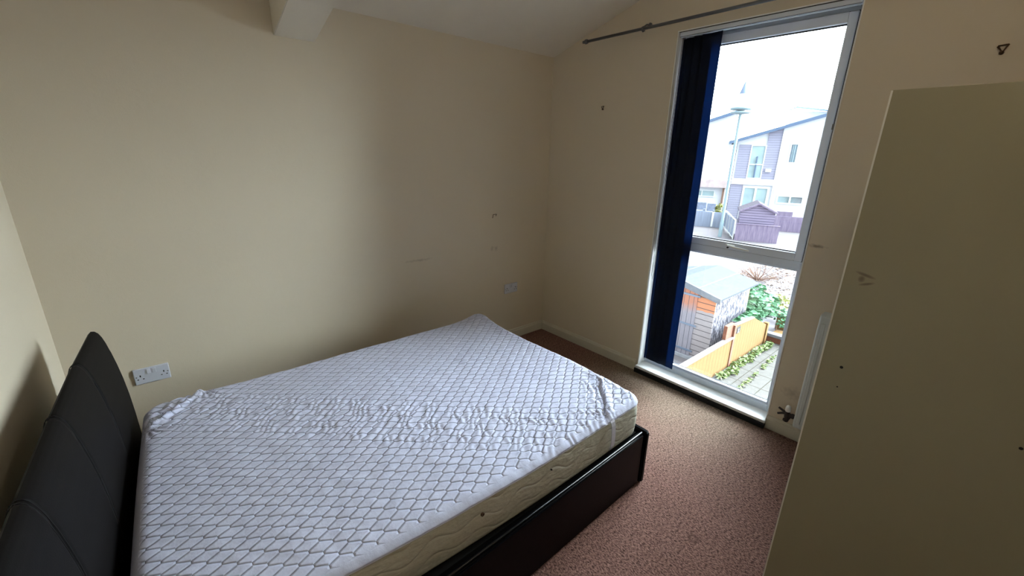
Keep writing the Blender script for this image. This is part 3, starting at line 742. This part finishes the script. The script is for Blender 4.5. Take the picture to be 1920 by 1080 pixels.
def shrub(name, label, cl_, mat, size, stems, cat='shrub', smat=None):
    c0 = cl_[0][0]; r = base(name, (c0[0], c0[1], G), label=label, cat=cat)
    bm = B()
    for c, R, n in cl_: leaf_cluster(bm, c, R, n, size, zmin=G+.03)
    put('foliage', bm, mat, r, recalc=False)
    bm = B()
    for a, c in stems: tube(bm, [a, (Vector(a)+Vector(c))/2+Vector((random.uniform(-.1, .1), random.uniform(-.1, .1), .05)), c], [.02, .014, .006], 6)
    put('stem', bm, smat or M['twig'], r); return r
# big shrub behind the tall panel
shrub('leafy_shrub', 'broad-leaved green shrub growing over the tall orange fence beside the shed',
      [((11.5, .74, -1.86), (.48, .22, .42), 330), ((11.9, .98, -1.80), (.45, .25, .42), 260), ((12.3, .75, -2.0), (.35, .22, .32), 150), ((10.5, .58, -1.80), (.65, .08, .10), 90)],
      M['leaf'], .15, [((11.4, .85, G), (11.2, .8, -1.7)), ((11.9, .9, G), (12.0, .95, -1.6)), ((11.2, .62, G), (10.7, .62, -1.8))])
shrub('trailing_shrub', 'pale green trailing plant spilling over the orange planter at the path end',
      [((12.6, .60, -2.18), (.25, .35, .12), 110), ((12.35, .38, -2.32), (.12, .18, .20), 50)], M['leaf'], .11, [((12.5, .5, G), (12.4, .45, -2.3))])
shrub('hedge_plant', 'yellowish green low plant by the road beyond the orange planter', [((14.3, 1.15, -2.45), (.7, .5, .18), 230)], M['leafyel'], .12, [((14.3, 1.1, G), (14.3, 1.1, -2.5))])
# planter at the path end
pl = base('planter', (12.0, .35, G), label='grey railed timber planter closing the end of the path', cat='planter')
b = B(); box(b, 11.68, 11.74, -.6, .46, G, G+.16, .003); put('front_boards', b, M['redbox'], pl)
b = B(); box(b, 11.62, 11.80, -.6, .50, G+.16, G+.235, .006); put('grey_rail', b, M['barge'], pl)
b = B(); box(b, 11.74, 12.3, -.6, .44, G, G+.15); put('planter_box', b, M['owood'], pl)
ob = base('orange_screen', (12.75, .3, G), label='orange timber screen behind the planter', cat='fence')
b = B(); box(b, 12.75, 12.80, -.8, .62, G, -2.28); put('boards', b, M['owood'], ob)
b = B(); box(b, 13.2, 13.5, -.6, 1.0, -2.42, -2.36, .004); put('rail_plank', b, M['pcap'], ob)
# weeds
b = B()
for k in range(200):
    t = random.random(); x = 8.75+t*2.75; y = .36-.10*random.random()-.10*math.sin(t*9)**2*random.random()
    leaf_cluster(b, (x, y, G+.07), (.07, .05, .05), 3, .085, zmin=G+.03)
o = put('fence_foot_weeds', b, M['leafy'], recalc=False); tag(o, 'green weeds along the foot of the orange fence', 'weeds', kind='stuff')
b = B()
for k in range(75):
    t = random.random(); leaf_cluster(b, (8.6+t*2.3, -.14+.10*t+random.uniform(-.03, .03), G+.04), (.04, .03, .03), 2, .06, zmin=G+.03)
o = put('joint_weeds', b, M['leafy'], recalc=False); tag(o, 'thin line of weeds in the paving joint along the path', 'weeds', kind='stuff')
# near shed
SX, SY, SZE, SZR = 9.2, .80, -1.17, -.80
sd_ = base('garden_shed', (9.9, 1.6, G), label='weathered timber shed with grey felt roof next to the orange fence', cat='shed')
YR = 1.62; YL = 2*YR-SY; rise = .25*(YR-SY)
SZP = SZE+rise; SXB = 10.95
b = B(); prism(b, [(SX, SY, G+.05), (SX, YL, G+.05), (SX, YL, SZE), (SX, YR, SZP), (SX, SY, SZE)], (.03, 0, 0)); put('front_wall', b, M['swall'], sd_)
b = B(); prism(b, [(SXB, SY, G+.05), (SXB, YL, G+.05), (SXB, YL, SZE), (SXB, YR, SZP), (SXB, SY, SZE)], (-.03, 0, 0)); put('back_wall', b, M['swall'], sd_)
b = B(); box(b, SX+.03, SXB-.03, SY, SY+.03, G, SZE+.02); 
put('side_wall', b, M['sside'], sd_, label='shed side with ragged grey boards'); b = B(); box(b, SX+.03, SXB-.03, YL-.03, YL, G, SZE+.02); put('side_wall', b, M['swall'], sd_)
for sg in (-1, 1):
    ye = YR+sg*(YR-SY+.13); ze = SZP+.03-.25*(YR-SY+.13)
    b = B(); prism(b, [(SX-.10, YR, SZP+.03), (SX-.10, ye, ze), (SX-.10, ye, ze+.035), (SX-.10, YR, SZP+.065)], (SXB-SX+.22, 0, 0)); rf = put('roof_slope', b, M['felt'], sd_)
    b = B(); prism(b, [(SX-.125, YR, SZP-.07), (SX-.125, ye, ze-.07), (SX-.125, ye, ze+.045), (SX-.125, YR, SZP+.075)], (.025, 0, 0)); put('barge_board', b, M['barge'], sd_)
    b = B(); ym = YR+sg*.45; zm = SZP+.068-.25*.45; box(b, SX-.10, SXB+.12, ym-.012, ym+.012, zm-.006, zm+.004, rot=Matrix.Rotation(-sg*.245, 4, 'X')); put('felt_seam', b, M['barge'], rf)
b = B(); box(b, SX-.02, SX, 1.19, 2.05, G+.08, -1.06); dr = put('door', b, M['sdoor'], sd_)
for z_ in (-1.22, -1.90, -2.50):
    b = B(); box(b, SX-.032, SX-.02, 1.13, 1.62, z_-.022, z_+.022, .003); put('strap_hinge', b, M['hinge'], dr)
b = B(); box(b, SX-.06, SX+.02, 1.05, 2.3, G, G+.07); put('threshold', b, M['stone'], sd_)
# dry bank with bare shrub
b = B()
for k in range(1100):
    x = random.uniform(15.8, 20.5); y = random.uniform(1.2, 3.6)
    leaf_cluster(b, (x, y, G+.03+.05*random.random()), (.1, .1, .03), 1, .08, zmin=G+.02)
o = put('russet_bank', b, M['drygrass'], recalc=False); tag(o, 'patch of dry russet undergrowth across the road beyond the shed', 'undergrowth', kind='stuff')
bs = base('bare_shrub', (17.3, 2.75, G), label='bare brown twiggy shrub standing in the russet undergrowth', cat='shrub'); b = B()
for k in range(26):
    a = random.uniform(-1.2, 1.2); l_ = random.uniform(.5, 1.1); p = Vector((17.3, 2.75, G)); pts = [p]
    for q in range(4):
        p = p+Vector((random.uniform(-.08, .08), -math.sin(a)*l_*.3+random.uniform(-.05, .05), l_*.2*abs(math.cos(a))+.02)); pts.append(p)
    tube(b, pts, [.02, .014, .010, .007, .004], 5)
put('branches', b, M['twig'], bs)
b = B(); box(b, 13.9, 14.0, -3, 5, G, G+.03); o = struct('kerb', b, M['stone'])

# ---- far plot, turned by 24 degrees: local x = depth t, local y = left l
PH = math.radians(24); LW = Matrix.Translation((25, 6.84, 0)) @ Matrix.Rotation(PH, 4, 'Z')
def lb(name, x, y, z, **k): return base(name, None, mat=LW @ Matrix.Translation((x, y, z)), **k)
def lput(name, bm, mat, parent=None, **k): return put(name, bm, mat, parent, L=LW, **k)
r_ = lb('timber_fence', 0, -1, G, label='low dark purple-brown fence in front of the dark shed', cat='fence')
b = B(); box(b, 0, .04, -2.04, 0, G, -1.80); lput('boards', b, M['dwood'], r_)
b = B(); box(b, -.02, .06, -2.06, .02, -1.80, -1.765); lput('capping', b, M['dwood'], r_)
r_ = lb('garden_shed', 1.2, -.95, G, label='dark purple-brown shiplap shed far across the road', cat='shed')
b = B(); prism(b, [(.30, -.10, G), (.30, -1.76, G), (.30, -1.76, -1.12), (.30, -.94, -.72), (.30, -.10, -1.12)], (1.9, 0, 0)); lput('walls', b, M['dshed'], r_)
for sg in (-1, 1):
    b = B(); ye = -.94+sg*.93; prism(b, [(.22, -.94, -.70), (.22, ye, -1.15), (.22, ye, -1.11), (.22, -.94, -.655)], (2.06, 0, 0)); lput('roof_slope', b, M['droof'], r_)
    b = B(); prism(b, [(.19, -.94, -.74), (.19, ye, -1.19), (.19, ye, -1.11), (.19, -.94, -.655)], (.03, 0, 0)); lput('barge_board', b, M['dwood'], r_)
r_ = lb('timber_fence', 4.9, -3.5, G, label='dark purple fence right of the dark shed', cat='fence')
b = B(); box(b, 4.88, 4.93, -6.5, -1.9, G, -1.76); lput('boards', b, M['dwood'], r_)
r_ = lb('garden_bench', 6, -2.9, G, label='dark bench back showing above the dark purple fence', cat='bench')
b = B(); box(b, 6, 6.06, -3.33, -2.45, G+.5, -1.59); lput('backrest', b, M['dwood'], r_)
b = B(); box(b, 6.06, 6.5, -3.33, -2.45, G+.4, G+.45); lput('seat', b, M['dwood'], r_)
for y_ in (-3.28, -2.50):
    b = B(); box(b, 6.02, 6.46, y_-.03, y_+.03, G, G+.4); lput('leg', b, M['dwood'], r_)
r_ = lb('railing', 2.3, .3, G, label='white framed railing running beside the dark shed', cat='railing')
def rl(t): return .06+.10*t
for t_ in (.15, 1.25, 2.35, 3.45, 4.6):
    b = B(); box(b, t_-.03, t_+.03, rl(t_)-.03, rl(t_)+.03, G, -1.62); lput('post', b, M['whitep'], r_)
b = B(); prism(b, [(.15, rl(.15)-.01, G+.1), (4.6, rl(4.6)-.01, G+.1), (4.6, rl(4.6)-.01, -1.72), (.15, rl(.15)-.01, -1.72)], (0, .02, 0)); lput('infill_boards', b, M['bfence'], r_)
for z_ in (G+.08, -1.66):
    b = B(); prism(b, [(.15, rl(.15)-.03, z_), (4.6, rl(4.6)-.03, z_), (4.6, rl(4.6)-.03, z_+.05), (.15, rl(.15)-.03, z_+.05)], (0, .06, 0)); lput('rail', b, M['whitep'], r_)
r_ = lb('timber_fence', 4.2, 2.5, G, label='blue-grey fence left of the lamp post', cat='fence')
b = B(); box(b, 4.18, 4.22, .62, 6, G, -1.72); lput('boards', b, M['bfence'], r_)
b = B(); box(b, 4.10, 4.18, 1.19, 1.30, G+.05, -1.74); lput('white_post', b, M['whitep'], r_)
for k, (y0, y1, z0, z1) in enumerate(((1.15, 1.70, -1.75, -1.38), (1.75, 2.6, -1.70, -1.34))):
    r_ = lb('garden_sofa', 6, (y0+y1)/2, G, label=('grey garden seat back beside the yellow shrub', 'longer grey garden sofa back below the far left window')[k], cat='garden seat', group='grey garden seating')
    b = B(); box(b, 6.3, 6.5, y0, y1, G+.2, z1, .03); lput('backrest', b, M['furn'], r_); b = B(); box(b, 5.8, 6.3, y0, y1, G+.1, z0-.15, .03); lput('seat', b, M['furn'], r_)
    b = B(); box(b, 5.75, 5.95, y0, y0+.15, G+.0, z0-.02, .02); lput('arm', b, M['furn'], r_)
def lleaf(name, label, c, R, n, size, mat):
    P = LW @ Vector(c); r = base(name, (P.x, P.y, G), label=label, cat='shrub'); bm = B(); leaf_cluster(bm, P, R, n, size); put('foliage', bm, mat, r, recalc=False)
    bm = B(); tube(bm, [(P.x, P.y, G), (P.x, P.y, P.z)], .03, 6); put('stem', bm, M['twig'], r)
lleaf('yellow_shrub', 'bright yellow shrub behind the lamp post', (5.2, .90, -1.62), (.25, .28, .38), 170, .16, M['leafyel'])
# lamp post
r_ = lb('street_lamp', .63, .72, G, label='tall grey-green street lamp with two discs and a cone top', cat='street lamp')
c = (.63, .72)
b = B(); lathe(b, [(.10, G), (.10, G+.8), (.085, G+.85), (.08, 3.9)], (*c, 0), 14); lput('pole', b, M['lampm'], r_, auto=.6)
b = B(); lathe(b, [(.08, 3.80), (.50, 3.86), (.52, 3.90), (.50, 3.93), (.08, 3.95)], (*c, 0), 28); lput('lower_disc', b, M['lampm'], r_, auto=.6)
b = B(); lathe(b, [(.50, 4.03), (.54, 4.07), (.54, 4.12), (.48, 4.16), (.44, 4.12)], (*c, 0), 28); lput('upper_ring', b, M['lampm'], r_, auto=.6)
b = B(); lathe(b, [(.12, 3.95), (.42, 4.10), (.42, 4.20), (.22, 4.80)], (*c, 0), 28); lput('lamp_shade', b, M['lampw'], r_, auto=.6)
b = B(); lathe(b, [(.225, 4.80), (.05, 5.34), (.02, 5.38)], (*c, 0), 28); lput('cone_top', b, M['lampc'], r_, auto=.6)

# right-hand house
HT = 9.5
r_ = lb('house', HT+4, -3, G, label='white house with grey cladding strip and rising single-pitch roof', cat='house')
fz = lambda l: 2.77+.326*(.86-l)
b = B(); prism(b, [(HT+.12, .40, G), (HT+.12, -9, G), (HT+.12, -9, fz(-9)-.1), (HT+.12, .40, fz(.4)-.1)], (7, 0, 0)); lput('walls', b, M['render'], r_)
b = B(); prism(b, [(HT, -2.27, G), (HT, -9, G), (HT, -9, fz(-9)-.16), (HT, -2.27, fz(-2.27)-.16)], (.12, 0, 0)); lput('gable_wall', b, M['render'], r_)
b = B(); box(b, HT-.02, HT+.12, -2.27, .40, -.20, .20); lput('white_band', b, M['render'], r_)
b = B(); box(b, HT+.05, HT+.12, -.50, .25, .20, 2.52); lput('cladding_panel', b, M['clad'], r_)
b = B(); prism(b, [(HT+.05, -1.45, .20), (HT+.05, -2.27, .20), (HT+.05, -2.27, fz(-2.27)-.16), (HT+.05, -1.45, fz(-1.45)-.16)], (.07, 0, 0)); lput('cladding_panel', b, M['clad'], r_)
b = B(); box(b, HT+.05, HT+.12, -.41, .40, G, -.20); lput('cladding_panel', b, M['clad'], r_)
b = B(); prism(b, [(HT-.35, .95, fz(.95)-.20), (HT-.35, -9.5, fz(-9.5)-.20), (HT-.35, -9.5, fz(-9.5)), (HT-.35, .95, fz(.95))], (7.8, 0, 0)); lput('roof', b, M['fascia'], r_)
def hwin(y0, y1, z0, z1, mull=(), hz=(), fx=HT+.02, w=.07, parent=None, bars=0, gm=None):
    bm = B(); rect_frame(bm, fx, fx+.10, y0, y1, z0, z1, w, bev=0)
    for m_ in mull: box(bm, fx, fx+.09, m_-w*.5, m_+w*.5, z0+w, z1-w)
    for h_ in hz: box(bm, fx, fx+.09, y0+w, y1-w, h_-w*.5, h_+w*.5)
    fr_ = lput('window', bm, M['hframe'], parent)
    bm = B(); box(bm, fx+.05, fx+.07, y0+w, y1-w, z0+w, z1-w); lput('pane', bm, gm or M['hglass'], fr_)
    if bars:
        bm = B()
        for k in range(bars): yk = y0+w+(y1-y0-2*w)*(k+.5)/bars; box(bm, fx+.03, fx+.05, yk-.013, yk+.013, z0+w, z1-w)
        lput('blind_slats', bm, M['fascia'], fr_)
hwin(-1.45, -.50, .22, 2.52, hz=(1.20,), parent=r_)
hwin(-2.12, -.42, G+.05, -.30, mull=(-1.27,), parent=r_, w=.13)
hwin(-3.34, -2.84, 1.34, 2.64, parent=r_, fx=HT-.05, bars=3)
hwin(-4.28, -2.63, -1.42, -.80, mull=(-3.46,), parent=r_, fx=HT-.05, w=.10)
b = B(); box(b, HT-.02, HT+.05, -1.02, -.94, .30, 1.20); box(b, HT-.02, HT+.05, -1.02, -.94, 1.28, 1.75); lput('curtain_gap', b, M['fascia'], r_)
b = B(); box(b, HT-.06, HT+.05, -1.98, -1.62, .72, .92, .01); lput('flue_box', b, M['render'], r_)
b = B(); box(b, HT-.06, HT, -2.55, -2.38, -.70, -.45, .01); lput('wall_vent', b, M['hframe'], r_)
# roof-top block
b = B(); box(b, HT+1.1, HT+3.5, -6.6, -2.62, 3.4, 4.72); lput('roof_block', b, M['render'], r_)
b = B(); prism(b, [(HT+.9, -2.15, 4.72), (HT+.9, -2.85, 5.06), (HT+.9, -4.75, 4.82), (HT+.9, -4.75, 4.74), (HT+.9, -2.85, 4.98), (HT+.9, -2.15, 4.66)], (.5, 0, 0)); lput('block_roof', b, M['roofwhite'], r_)
# left-hand house
r_ = lb('house', HT+4, 5, G, label='white house at the left behind the lamp post with brick band', cat='house')
fl_ = lambda l: 4.66+.344*(1.13-l)
b = B(); prism(b, [(HT, .78, .05), (HT, 10, .05), (HT, 10, fl_(10)-.1), (HT, .78, fl_(.78)-.1)], (7, 0, 0)); lput('walls', b, M['render'], r_)
b = B(); box(b, HT+.1, HT+7, .60, 10, G, -.5); lput('lower_wall', b, M['render'], r_)
b = B(); box(b, HT-.3, HT+.1, .62, 10, -.50, .05); lput('brick_canopy', b, M['pbrick'], r_)
b = B(); prism(b, [(HT-.35, .70, fl_(.7)-.2), (HT-.35, 10, fl_(10)-.2), (HT-.35, 10, fl_(10)), (HT-.35, .70, fl_(.7))], (7.7, 0, 0)); lput('roof', b, M['fascia'], r_)
b = B(); tube(b, [(HT-.08, .64, .1), (HT-.08, .64, 2.5)], .035, 8); lput('downpipe', b, M['fascia'], r_)
hwin(1.36, 3.0, -1.22, -.72, mull=(2.25,), parent=r_, fx=HT+.02)
b = B(); box(b, HT-.1, HT+.1, .75, .88, -1.9, -.5); lput('trellis_post', b, M['twig'], r_)
